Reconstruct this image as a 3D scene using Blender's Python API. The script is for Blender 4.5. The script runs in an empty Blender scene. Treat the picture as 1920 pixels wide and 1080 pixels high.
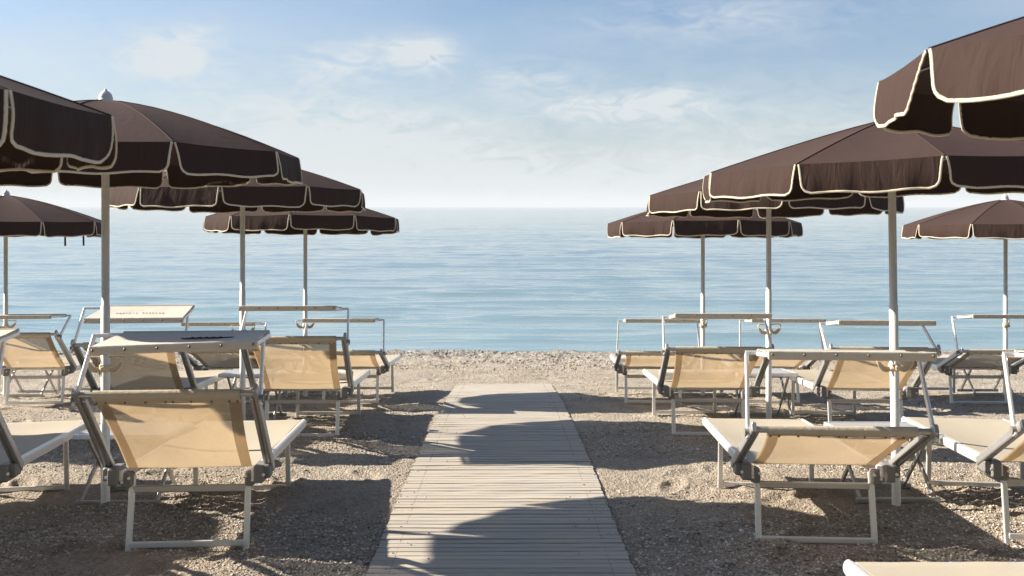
import bpy, math, random
import numpy as np
from mathutils import Vector, Matrix, noise as mnoise

scene = bpy.context.scene
COL = scene.collection
R = math.radians
SLOPE = 0.0745          # the beach falls towards the sea
FPX = 1867.0            # focal length in photo pixels (1920 wide)

# ------------------------------------------------------------------ camera
cd = bpy.data.cameras.new('camera')
cam = bpy.data.objects.new('camera', cd); COL.objects.link(cam)
cam.location = (0, 0, 1.4)
cam.rotation_euler = (R(90), 0, -math.atan(12 / FPX))
cd.sensor_width = 36; cd.lens = FPX / 1920 * 36
cd.shift_y = -152 / 1920
cd.clip_start = 0.05; cd.clip_end = 40000
cd.dof.use_dof = True; cd.dof.focus_distance = 7.5; cd.dof.aperture_fstop = 6.3
scene.camera = cam

# ------------------------------------------------------------------ light
SUN_EL = R(31.0)
SUN_AZ = R(14.5)        # the sun stands to the left, this far round towards the sea
sdir = Vector((-math.cos(SUN_AZ) * math.cos(SUN_EL), math.sin(SUN_AZ) * math.cos(SUN_EL), math.sin(SUN_EL)))
sl = bpy.data.lights.new('sun', 'SUN'); sl.energy = 5.0; sl.angle = R(0.6); sl.color = (1.0, 0.9, 0.76)
so = bpy.data.objects.new('sun', sl); COL.objects.link(so)
so.rotation_euler = sdir.to_track_quat('Z', 'Y').to_euler(); so.location = (-20, 6, 15)

scene.view_settings.view_transform = 'Standard'
scene.view_settings.look = 'None'
scene.view_settings.exposure = 1.32
scene.view_settings.gamma = 1


class N:
    """small node-graph helper"""
    def __init__(s, tree):
        s.t = tree; s.n = tree.nodes; s.l = tree.links
    def new(s, typ, **kw):
        nd = s.n.new(typ)
        for k, v in kw.items():
            if k.startswith('i_'):
                key = k[2:]
                key = int(key) if key.isdigit() else key.replace('_', ' ')
                s.put(nd.inputs[key], v)
            else:
                setattr(nd, k, v)
        return nd
    def put(s, sock, v):
        if hasattr(v, 'is_output') or isinstance(v, bpy.types.NodeSocket):
            s.l.new(v, sock)
        else:
            sock.default_value = v
    def math(s, op, a, b=None, c=None, clamp=False):
        nd = s.n.new('ShaderNodeMath'); nd.operation = op; nd.use_clamp = clamp
        s.put(nd.inputs[0], a)
        if b is not None: s.put(nd.inputs[1], b)
        if c is not None: s.put(nd.inputs[2], c)
        return nd.outputs[0]
    def mix(s, f, a, b, blend='MIX'):
        nd = s.n.new('ShaderNodeMix'); nd.data_type = 'RGBA'; nd.blend_type = blend
        s.put(nd.inputs[0], f); s.put(nd.inputs[6], a); s.put(nd.inputs[7], b)
        return nd.outputs[2]
    def ramp(s, f, stops, interp='LINEAR'):
        nd = s.n.new('ShaderNodeValToRGB'); cr = nd.color_ramp; cr.interpolation = interp
        while len(cr.elements) < len(stops): cr.elements.new(0.5)
        for e, (p, c) in zip(cr.elements, stops):
            e.position = p; e.color = c if len(c) == 4 else (*c, 1)
        s.put(nd.inputs[0], f)
        return nd.outputs[0]
    def noise(s, vec, scale, detail=2, rough=0.5, dist=0.0):
        nd = s.n.new('ShaderNodeTexNoise')
        nd.inputs['Scale'].default_value = scale; nd.inputs['Detail'].default_value = detail
        nd.inputs['Roughness'].default_value = rough; nd.inputs['Distortion'].default_value = dist
        if vec is not None: s.l.new(vec, nd.inputs['Vector'])
        return nd.outputs[0]
    def mapping(s, vec, scale=(1, 1, 1), loc=(0, 0, 0), rot=(0, 0, 0)):
        nd = s.n.new('ShaderNodeMapping'); s.l.new(vec, nd.inputs[0])
        nd.inputs['Location'].default_value = loc; nd.inputs['Rotation'].default_value = rot
        nd.inputs['Scale'].default_value = scale
        return nd.outputs[0]


# ------------------------------------------------------------------ sky
world = bpy.data.worlds.new('World'); scene.world = world; world.use_nodes = True
wt = world.node_tree; wt.nodes.clear(); g = N(wt)
sky = g.new('ShaderNodeTexSky', sky_type='NISHITA', sun_disc=False, sun_elevation=SUN_EL,
            sun_rotation=R(-75.5), altitude=0, air_density=1.0, dust_density=1.6, ozone_density=1.6)
tc = g.new('ShaderNodeTexCoord')
dirv = tc.outputs['Generated']
sep = g.new('ShaderNodeSeparateXYZ'); wt.links.new(dirv, sep.inputs[0])
dx, dy, dz = sep.outputs
elv = g.math('DIVIDE', dz, g.math('MAXIMUM', g.math('SQRT', g.math('ADD', g.math('MULTIPLY', dx, dx), g.math('MULTIPLY', dy, dy))), 0.02))
azm = g.math('ARCTAN2', dx, dy)
comb = g.new('ShaderNodeCombineXYZ')
g.put(comb.inputs[0], azm); g.put(comb.inputs[1], g.math('MULTIPLY', elv, 1.5)); comb.inputs[2].default_value = 3.1
cv = comb.outputs[0]
n_big = g.noise(cv, 3.6, 8, 0.58, 0.25)
n_wisp = g.noise(g.mapping(cv, (14, 24, 1), rot=(0, 0, R(20))), 1.6, 9, 0.62, 1.2)
n_veil = g.noise(g.mapping(cv, (1.4, 3.4, 1), loc=(4, 2, 0)), 1.7, 5, 0.5, 0.3)

def blob(azd, eld, sa, se, amp):
    """a soft cloud patch in a given direction of the sky"""
    a = g.math('DIVIDE', g.math('SUBTRACT', azm, azd), sa)
    e = g.math('DIVIDE', g.math('SUBTRACT', elv, eld), se)
    r2 = g.math('ADD', g.math('MULTIPLY', a, a), g.math('MULTIPLY', e, e))
    return g.math('MULTIPLY', g.math('EXPONENT', g.math('MULTIPLY', r2, -1.0)), amp)
def PXA(x): return (x - 960) / FPX
def PYE(y): return (388 - y) / FPX
acc = None
for b in [(PXA(560), PYE(265), .11, .045, .42), (PXA(790), PYE(300), .11, .045, .38), (PXA(1180), PYE(205), .075, .014, .48),
          (PXA(800), PYE(100), .035, .016, .62), (PXA(375), PYE(105), .035, .020, .40), (PXA(1040), PYE(345), .35, .03, .25),
          (PXA(1010), PYE(150), .06, .02, .28), (PXA(1500), PYE(250), .2, .06, .16), (PXA(130), PYE(150), .2, .06, .12),
          (PXA(340), PYE(130), .03, .014, .3), (PXA(1260), PYE(185), .03, .012, .3), (PXA(650), PYE(120), .05, .02, .3), (PXA(1350), PYE(40), .14, .025, .2)]:
    o = blob(*b); acc = o if acc is None else g.math('ADD', acc, o)
low = g.math('EXPONENT', g.math('MULTIPLY', g.math('MAXIMUM', elv, 0), -13.0))
wn = g.math('ADD', g.math('MULTIPLY', n_wisp, 0.95), g.math('MULTIPLY', n_big, 0.45))
dens = g.math('ADD', g.math('MULTIPLY', acc, g.math('MULTIPLY', g.math('SUBTRACT', wn, 0.54, clamp=True), 7.5)),
              g.math('MULTIPLY', g.math('SUBTRACT', n_veil, 0.40, clamp=True), 1.0))
dens = g.math('ADD', dens, g.math('MULTIPLY', low, 0.74))
dens = g.math('MINIMUM', dens, 0.93)
# below the horizon nothing but haze
skyc = g.mix(1.0, sky.outputs[0], (.80, .95, 1.12, 1), 'MULTIPLY')
cloud = g.mix(dens, skyc, (5.7, 6.1, 6.3, 1))
bg = g.new('ShaderNodeBackground'); wt.links.new(cloud, bg.inputs[0]); bg.inputs[1].default_value = 0.0515
wo = g.new('ShaderNodeOutputWorld'); wt.links.new(bg.outputs[0], wo.inputs[0])


# ------------------------------------------------------------------ materials
def newmat(name):
    m = bpy.data.materials.new(name); m.use_nodes = True
    m.node_tree.nodes.clear(); gg = N(m.node_tree)
    out = gg.new('ShaderNodeOutputMaterial')
    return m, gg, out

def principled(gg, out, **kw):
    p = gg.new('ShaderNodeBsdfPrincipled')
    for k, v in kw.items(): gg.put(p.inputs[k.replace('_', ' ')], v)
    gg.l.new(p.outputs[0], out.inputs[0])
    return p

def bump(gg, p, h, strength=0.5, dist=0.01):
    b = gg.new('ShaderNodeBump'); b.inputs['Strength'].default_value = strength; b.inputs['Distance'].default_value = dist
    gg.l.new(h, b.inputs['Height']); gg.l.new(b.outputs[0], p.inputs['Normal'])
    return b

def objco(gg): return gg.new('ShaderNodeTexCoord').outputs['Object']

def metal(name, col, metallic=0.85, rough=0.36):
    m, gg, out = newmat(name); co = objco(gg)
    nz = gg.noise(co, 22, 4, 0.6); streak = gg.noise(gg.mapping(co, (60, 60, 4)), 2.0, 3, 0.6)
    spots = gg.noise(co, 70, 2, .5)
    c = gg.mix(gg.math('MULTIPLY', nz, 0.35), (*col, 1), (*[v * 0.62 for v in col], 1))
    c = gg.mix(gg.math('MULTIPLY', gg.math('SUBTRACT', spots, .62, clamp=True), 2.2), c, (.30, .25, .19, 1))
    p = principled(gg, out, Base_Color=c, Metallic=metallic, Roughness=gg.math('ADD', rough - .08, gg.math('MULTIPLY', streak, 0.22)))
    bump(gg, p, streak, 0.12, 0.001)
    return m

M = {}
M['alu'] = metal('aluminium', (.84, .84, .84), .5, .34)
M['alu_dark'] = metal('dark_aluminium', (.50, .49, .48), .75, .42)  # darker aluminium copy; shaded look of the backrest arms put into the colour
M['tray'] = metal('grey_tray', (.42, .43, .44), .1, .45)
M['paint'] = metal('painted_pole', (.82, .80, .74), 0.0, .42)
M['plastic'] = metal('grey_plastic', (.20, .19, .18), 0.0, .5)
M['pl_white'] = metal('white_plastic', (.62, .62, .60), 0.0, .4)
M['hook'] = metal('beige_plastic', (.70, .56, .38), 0.0, .45)
M['stud'] = metal('stud_metal', (.22, .19, .16), .7, .4)

def cloth(name, col, trans, tmix, see=0.0, rough=.85, bumps=.3, sc=14.0, spread=.25, wsc=(1, 1, 1)):
    """woven cloth: diffuse + translucent, a share of the light going straight through the mesh"""
    m, gg, out = newmat(name); co = objco(gg)
    info = gg.new('ShaderNodeObjectInfo')
    sh = gg.new('ShaderNodeVectorMath', operation='ADD'); gg.l.new(co, sh.inputs[0])
    cmb = gg.new('ShaderNodeCombineXYZ')
    for i in range(3): gg.put(cmb.inputs[i], gg.math('MULTIPLY', info.outputs['Random'], 17.0 + 5 * i))
    gg.l.new(cmb.outputs[0], sh.inputs[1]); co2 = sh.outputs[0]
    n1 = gg.noise(co2, 2.6, 5, .6); n2 = gg.noise(co2, 160, 2, .5)
    f = gg.math('ADD', gg.math('MULTIPLY', n1, spread), gg.math('MULTIPLY', n2, spread * .6))
    c1 = gg.mix(f, (*col, 1), (*[v * .55 for v in col], 1))
    c2 = gg.mix(f, (*trans, 1), (*[v * .6 for v in trans], 1))
    wr = gg.noise(gg.mapping(co2, wsc), sc, 4, .55, .8)
    b = gg.new('ShaderNodeBump'); b.inputs['Strength'].default_value = bumps; b.inputs['Distance'].default_value = .012
    gg.l.new(wr, b.inputs['Height'])
    d = gg.new('ShaderNodeBsdfPrincipled'); gg.l.new(c1, d.inputs['Base Color']); d.inputs['Roughness'].default_value = rough
    d.inputs['Specular IOR Level'].default_value = .08
    gg.l.new(b.outputs[0], d.inputs['Normal'])
    t = gg.new('ShaderNodeBsdfTranslucent'); gg.l.new(c2, t.inputs[0]); gg.l.new(b.outputs[0], t.inputs['Normal'])
    mx = gg.new('ShaderNodeMixShader'); mx.inputs[0].default_value = tmix
    gg.l.new(d.outputs[0], mx.inputs[1]); gg.l.new(t.outputs[0], mx.inputs[2]); res = mx.outputs[0]
    if see:
        tr = gg.new('ShaderNodeBsdfTransparent'); mx2 = gg.new('ShaderNodeMixShader')
        weave = gg.noise(gg.mapping(co2, (1, 1, 2.0)), 220, 1, .5)
        gg.put(mx2.inputs[0], gg.math('MULTIPLY', gg.math('ADD', gg.math('MULTIPLY', weave, 1.2), .4), see))
        gg.l.new(res, mx2.inputs[1]); gg.l.new(tr.outputs[0], mx2.inputs[2]); res = mx2.outputs[0]
    gg.l.new(res, out.inputs[0])
    return m

M['canopy'] = cloth('brown_canvas', (.066, .043, .038), (.02, .012, .01), .02, 0, .8, .35, 9, .35)
M['valance'] = cloth('shaded_valance_canvas', (.054, .034, .029), (.02, .012, .01), .015, 0, .8, .9, 7, .35, (1.6, 1.6, .35))  # darker copy of the canopy canvas: shade of the flaps put into the colour
M['piping'] = cloth('cream_piping', (.66, .60, .47), (.8, .7, .5), .1, 0, .7, .2, 30, .15)
M['sling'] = cloth('beige_sling', (.50, .43, .325), (.77, .60, .39), .55, .38, .75, .5, 5, .30)
M['seat'] = cloth('cream_sling', (.55, .495, .40), (.60, .48, .33), .22, .04, .7, .3, 4, .16)
M['sleeve'] = cloth('beige_sleeve', (.60, .53, .42), (.6, .45, .25), .15, 0, .75, .4, 40, .2)
M['shade'] = cloth('white_shade_cloth', (.66, .62, .55), (.8, .68, .48), .18, 0, .75, .5, 8, .15)
M['ink'] = cloth('dark_print', (.03, .03, .035), (.02, .02, .02), .05)
M['cushion'] = cloth('cream_towelling', (.84, .80, .71), (.8, .7, .5), .08, 0, .9, .5, 60, .12)
M['strap'] = cloth('dark_strap', (.03, .025, .025), (.02, .02, .02), .02)


# ------------------------------------------------------------------ mesh helper
class MB:
    def __init__(s):
        s.v = []; s.f = []; s.sm = []
    def quadgrid(s, P, closed_u=False, closed_v=False, smooth=True):
        """P[i][j] grid of points"""
        b = len(s.v); nu = len(P); nv = len(P[0])
        for row in P: s.v.extend([tuple(p) for p in row])
        for i in range(nu if closed_u else nu - 1):
            for j in range(nv if closed_v else nv - 1):
                i2 = (i + 1) % nu; j2 = (j + 1) % nv
                s.f.append((b + i * nv + j, b + i2 * nv + j, b + i2 * nv + j2, b + i * nv + j2)); s.sm.append(smooth)
    def slab(s, P, off, smooth=True):
        """a sheet with thickness: P and P shifted by off (vector)"""
        off = Vector(off)
        Q = [[Vector(p) + off for p in row] for row in P]
        s.quadgrid(P, smooth=smooth); s.quadgrid([list(reversed(r)) for r in Q], smooth=smooth)
        ring = [P[0][j] for j in range(len(P[0]))] + [P[i][-1] for i in range(1, len(P))] + \
               [P[-1][j] for j in range(len(P[0]) - 2, -1, -1)] + [P[i][0] for i in range(len(P) - 2, 0, -1)]
        ringq = [Vector(p) + off for p in ring]
        s.quadgrid([ring, ringq], closed_v=True, smooth=False)
    def prism(s, prof0, prof1, caps=True, smooth=False):
        n = len(prof0); b = len(s.v)
        s.v.extend([tuple(p) for p in prof0]); s.v.extend([tuple(p) for p in prof1])
        for i in range(n):
            j = (i + 1) % n
            s.f.append((b + i, b + j, b + n + j, b + n + i)); s.sm.append(smooth)
        if caps:
            s.f.append(tuple(b + i for i in reversed(range(n)))); s.sm.append(False)
            s.f.append(tuple(b + n + i for i in range(n))); s.sm.append(False)
    def bar(s, p0, p1, w, h, up=(0, 0, 1), r=0.28):
        """bar of rounded rectangular section, w across, h along 'up'"""
        p0 = Vector(p0); p1 = Vector(p1); d = (p1 - p0).normalized(); up = Vector(up)
        side = d.cross(up)
        if side.length < 1e-4: side = d.cross(Vector((1, 0, 0)))
        side.normalize(); u = side.cross(d).normalized()
        rr = min(w, h) * r; a = w / 2; b = h / 2; prof = []
        for (sx, sy, a0) in ((1, 1, 0), (-1, 1, 90), (-1, -1, 180), (1, -1, 270)):
            for k in range(3):
                t = R(a0 + 45 * k)
                prof.append(((a - rr) * sx + rr * math.cos(t), (b - rr) * sy + rr * math.sin(t)))
        e = min(w, h) * .18
        def ring(c, k): return [c + side * (x * k) + u * (y * k) for x, y in prof]
        rs = [ring(p0, .8), ring(p0 + d * e, 1), ring(p1 - d * e, 1), ring(p1, .8)]
        for i in range(3): s.prism(rs[i], rs[i + 1], caps=False, smooth=False)
        b0 = len(s.v); s.v.extend([tuple(p) for p in rs[0]]); s.f.append(tuple(b0 + i for i in reversed(range(12)))); s.sm.append(False)
        b0 = len(s.v); s.v.extend([tuple(p) for p in rs[3]]); s.f.append(tuple(b0 + i for i in range(12))); s.sm.append(False)
    def tube(s, pts, r, n=10, caps=True, rads=None):
        pts = [Vector(p) for p in pts]; rings = []
        prev = None
        for i, p in enumerate(pts):
            if i == 0: d = pts[1] - p
            elif i == len(pts) - 1: d = p - pts[-2]
            else: d = (pts[i + 1] - p).normalized() + (p - pts[i - 1]).normalized()
            d.normalize()
            if prev is None:
                a = d.orthogonal().normalized()
            else:
                a = (prev - d * prev.dot(d)).normalized()
            prev = a; b = d.cross(a); rr = rads[i] if rads else r
            rings.append([p + (a * math.cos(2 * math.pi * k / n) + b * math.sin(2 * math.pi * k / n)) * rr for k in range(n)])
        s.quadgrid(rings, closed_v=True)
        if caps:
            for rg, rev in ((rings[0], True), (rings[-1], False)):
                b0 = len(s.v); s.v.extend([tuple(p) for p in rg])
                idx = range(n); s.f.append(tuple(b0 + i for i in (reversed(idx) if rev else idx))); s.sm.append(False)
    def ball(s, c, r, n=8, m=5, sq=(1, 1, 1)):
        c = Vector(c); rings = []
        for i in range(m + 1):
            a = math.pi * i / m
            rings.append([c + Vector((r * sq[0] * math.sin(a) * math.cos(2 * math.pi * k / n), r * sq[1] * math.sin(a) * math.sin(2 * math.pi * k / n), r * sq[2] * math.cos(a))) for k in range(n)])
        s.quadgrid(rings, closed_v=True)
    def lathe(s, prof, c=(0, 0, 0), n=20):
        c = Vector(c)
        s.quadgrid([[c + Vector((r * math.cos(2 * math.pi * k / n), r * math.sin(2 * math.pi * k / n), z)) for k in range(n)] for r, z in prof], closed_v=True)
    def build(s, name, m, parent=None):
        me = bpy.data.meshes.new(name)
        me.from_pydata(s.v, [], s.f); me.validate(clean_customdata=False)
        if len(me.polygons) == len(s.sm): me.polygons.foreach_set('use_smooth', s.sm)
        me.materials.append(m); me.update()
        o = bpy.data.objects.new(name, me); COL.objects.link(o)
        if parent is not None: o.parent = parent
        return o

def tag(o, label=None, cat=None, group=None, kind=None):
    if label: o['label'] = label
    if cat: o['category'] = cat
    if group: o['group'] = group
    if kind: o['kind'] = kind
    return o

def empty(name, loc, rot=(0, 0, 0)):
    e = bpy.data.objects.new(name, None); COL.objects.link(e)
    e.location = loc; e.rotation_euler = rot; e.empty_display_size = .2
    return e


# ------------------------------------------------------------------ ground height
def sstep(a, b, x):
    t = np.clip((x - a) / (b - a), 0, 1); return t * t * (3 - 2 * t)

_rs = np.random.RandomState(5)
_tab = _rs.rand(256, 256)
def vnoise(x, y):
    xi = np.floor(x).astype(int); yi = np.floor(y).astype(int); fx = x - xi; fy = y - yi
    fx = fx * fx * (3 - 2 * fx); fy = fy * fy * (3 - 2 * fy)
    a = _tab[xi % 256, yi % 256]; b = _tab[(xi + 1) % 256, yi % 256]; c = _tab[xi % 256, (yi + 1) % 256]; d = _tab[(xi + 1) % 256, (yi + 1) % 256]
    return (a * (1 - fx) + b * fx) * (1 - fy) + (c * (1 - fx) + d * fx) * fy - .5
def fbm(x, y, sc, octv=4, rough=.5):
    r = 0; a = 1.0; k = sc
    for i in range(octv):
        r = r + a * vnoise(x * k + 13.7 * i, y * k + 7.1 * i); a *= rough; k *= 2.03
    return r

def board_dev(y):
    return np.interp(y, [1, 4.5, 5.2, 6.4, 7.8, 9.3, 11.2, 12.6, 14.2, 17], [-.05, -.06, -.045, 0, .03, .045, .04, -.01, -.07, 0])
WATER = -1.64
def base_h(x, y):
    """large shape of the beach"""
    x = np.asarray(x, float); y = np.asarray(y, float)
    z = -SLOPE * y
    z = np.where(y < -6, SLOPE * 6, z)
    side = sstep(.75, 1.35, np.abs(x))
    sand = np.interp(y, [4, 6.6, 7.5, 8.5, 9.9, 11.2, 12.6, 14.2, 17], [0, 0, .035, .065, .05, .02, -.035, -.06, 0])
    z = z + sand * side + board_dev(y) * (1 - side)
    crest = 19.9 + .25 * fbm(x, y * 0, .35, 3)
    beyond = np.maximum(0, y - crest)
    z = z - beyond * .14 - np.minimum(beyond, 12) * .05
    return z

def gz(x, y): return float(base_h(x, y))


# ------------------------------------------------------------------ materials of the ground
def sand_material():
    m, gg, out = newmat('sand_and_shingle')
    co = gg.new('ShaderNodeTexCoord').outputs['Object']
    sp = gg.new('ShaderNodeSeparateXYZ'); gg.l.new(co, sp.inputs[0]); Y = sp.outputs[1]
    big = gg.noise(co, .55, 4, .55); mid = gg.noise(co, 2.4, 5, .62)
    fine = gg.noise(co, 38, 4, .7)
    v1 = gg.new('ShaderNodeTexVoronoi', feature='F1'); gg.l.new(co, v1.inputs['Vector']); v1.inputs['Scale'].default_value = 92
    v2 = gg.new('ShaderNodeTexVoronoi', feature='F1'); gg.l.new(co, v2.inputs['Vector']); v2.inputs['Scale'].default_value = 38
    cells = gg.new('ShaderNodeSeparateColor'); gg.l.new(v1.outputs['Color'], cells.inputs[0])
    cells2 = gg.new('ShaderNodeSeparateColor'); gg.l.new(v2.outputs['Color'], cells2.inputs[0])
    sandc = gg.ramp(mid, [(.30, (.27, .215, .155)), (.52, (.385, .325, .245)), (.75, (.50, .44, .35))])
    sandc = gg.mix(gg.math('MULTIPLY', big, .5), sandc, (.40, .36, .30, 1))
    stone = gg.ramp(cells.outputs[0], [(0, (.10, .095, .09)), (.25, (.25, .215, .18)), (.55, (.40, .35, .29)), (.8, (.52, .49, .44)), (1, (.70, .68, .64))])
    stone2 = gg.ramp(cells2.outputs[1], [(0, (.13, .12, .12)), (.35, (.30, .27, .24)), (.65, (.44, .40, .35)), (1, (.68, .66, .62))])
    patch = gg.math('MULTIPLY', gg.math('SUBTRACT', gg.noise(co, 1.1, 4, .6), .40, clamp=True), 3.2, clamp=True)
    far = gg.new('ShaderNodeMapRange', i_1=16.3, i_2=18.2); gg.l.new(Y, far.inputs[0])
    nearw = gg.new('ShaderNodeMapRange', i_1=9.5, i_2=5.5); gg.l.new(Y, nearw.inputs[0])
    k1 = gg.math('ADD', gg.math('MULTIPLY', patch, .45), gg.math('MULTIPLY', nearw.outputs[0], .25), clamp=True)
    k1 = gg.math('MAXIMUM', k1, gg.math('MULTIPLY', far.outputs[0], .6))
    c = gg.mix(gg.math('ADD', .22, gg.math('MULTIPLY', k1, .65)), sandc, stone)
    c = gg.mix(gg.math('MULTIPLY', gg.math('GREATER_THAN', cells2.outputs[0], .72), gg.math('ADD', .25, gg.math('MULTIPLY', far.outputs[0], .7))), c, stone2)
    # raked damp sand near the camera; brown of the shadowed zone painted in too
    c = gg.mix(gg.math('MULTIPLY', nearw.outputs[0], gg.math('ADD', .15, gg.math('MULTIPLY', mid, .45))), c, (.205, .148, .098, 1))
    c = gg.mix(gg.math('MULTIPLY', fine, .18), c, (.16, .13, .10, 1))
    wet = gg.new('ShaderNodeMapRange', i_1=19.4, i_2=20.6); gg.l.new(Y, wet.inputs[0])
    c = gg.mix(gg.math('MULTIPLY', wet.outputs[0], .75), c, (.13, .12, .10, 1))
    wb = gg.new('ShaderNodeMapRange', i_1=18.2, i_2=19.6); gg.l.new(Y, wb.inputs[0])
    dark_patches = gg.math('MULTIPLY', gg.math('SUBTRACT', gg.noise(gg.mapping(co, (1.2, 4, 1)), 1.6, 5, .65), .52, clamp=True), 6.0, clamp=True)  # dark irregular patches, stronger towards the waterline
    c = gg.mix(gg.math('MULTIPLY', dark_patches, wb.outputs[0]), c, (.075, .065, .055, 1))
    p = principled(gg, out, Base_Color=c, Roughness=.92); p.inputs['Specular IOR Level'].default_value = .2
    h = gg.math('ADD', gg.math('MULTIPLY', v1.outputs['Distance'], -.55), gg.math('MULTIPLY', v2.outputs['Distance'], -.6))
    h = gg.math('ADD', h, gg.math('MULTIPLY', fine, .9))
    bump(gg, p, h, 1.0, .018)
    return m

def grid_mesh(name, X, Y, Z, mat, kind='structure'):
    nu, nv = X.shape
    co = np.empty((nu * nv, 3), np.float32); co[:, 0] = X.ravel(); co[:, 1] = Y.ravel(); co[:, 2] = Z.ravel()
    i = np.arange(nu - 1)[:, None]; j = np.arange(nv - 1)[None, :]
    a = (i * nv + j); q = np.stack([a, a + 1, a + nv + 1, a + nv], -1).reshape(-1, 4)
    me = bpy.data.meshes.new(name)
    me.vertices.add(len(co)); me.vertices.foreach_set('co', co.ravel())
    me.loops.add(q.size); me.loops.foreach_set('vertex_index', q.ravel().astype(np.int32))
    me.polygons.add(len(q)); me.polygons.foreach_set('loop_start', np.arange(0, q.size, 4, dtype=np.int32))
    me.polygons.foreach_set('use_smooth', np.ones(len(q), bool))
    me.update(calc_edges=True); me.materials.append(mat)
    o = bpy.data.objects.new(name, me); COL.objects.link(o); tag(o, kind=kind)
    return o

FEET = []      # places where feet or poles stand: the sand is pushed up round them

def build_ground():
    ys = np.concatenate([np.linspace(-40, 1.2, 14), np.geomspace(1.5, 21.4, 900), np.array([22, 24, 28, 40, 80, 200])])
    s_in = np.linspace(-1, 1, 620); s_out = np.array([1.04, 1.15, 1.4, 1.9, 3, 5, 9, 16])
    s = np.concatenate([-s_out[::-1], s_in, s_out])
    S, Yg = np.meshgrid(s, ys)
    half = .56 * np.clip(Yg, 1.5, 24) + 1.2
    X = S * half
    Z = base_h(X, Yg)
    off = sstep(.63, .98, np.abs(X + .02))
    off = np.where(Yg > 14.2, 1.0, off)
    near = np.exp(-np.maximum(0, Yg - 4) / 7)
    lump = fbm(X, Yg, 1.3, 3, .5) * .035 + fbm(X * .7, Yg * 1.6, 5.0, 3, .55) * .020
    ridge = fbm(X * .35, Yg * 2.2, 3.0, 3, .6) * .030
    far = sstep(16.2, 18.0, Yg)
    Z = Z + off * (lump + ridge * sstep(12.5, 14, Yg))
    Z = Z + fbm(X, Yg, 22, 3, .6) * .007 + off * far * (fbm(X, Yg, 9, 3, .65) * .035)
    crestband = np.exp(-((Yg - 19.6) / .55) ** 2)
    Z = Z + crestband * (fbm(X, Yg, 4.5, 4, .7) * .040)
    inside = (1 - sstep(.655, .70, np.abs(X + .022))) * (Yg < 14.05)
    Z = Z - inside * .008
    rf = np.random.RandomState(21)
    for q in range(210):
        fy = 4.5 + 13.5 * rf.rand(); sd = rf.choice([-1, 1]); fx = sd * (.85 + rf.rand() * (.52 * fy - .6)); an = rf.uniform(-.9, .9); dp = rf.uniform(.010, .026)
        msk = (np.abs(X - fx) < .45) & (np.abs(Yg - fy) < .45)
        if not msk.any(): continue
        dxx = X[msk] - fx; dyy = Yg[msk] - fy
        uu = dxx * math.cos(an) + dyy * math.sin(an); vv = -dxx * math.sin(an) + dyy * math.cos(an)
        rr2 = (uu / .062) ** 2 + (vv / .14) ** 2
        Z[msk] += (-dp * np.exp(-rr2 ** 1.6) + dp * .45 * np.exp(-((np.sqrt(rr2) - 1.45) / .35) ** 2)) * off[msk]
    for fx, fy, amp, rad in FEET:
        d2 = (X - fx) ** 2 + (Yg - fy) ** 2
        Z = Z + amp * np.exp(-d2 / rad ** 2) * (.8 + 1.2 * fbm(X, Yg, 12, 2))
    return grid_mesh('beach', X, Yg, Z, sand_material())


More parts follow.
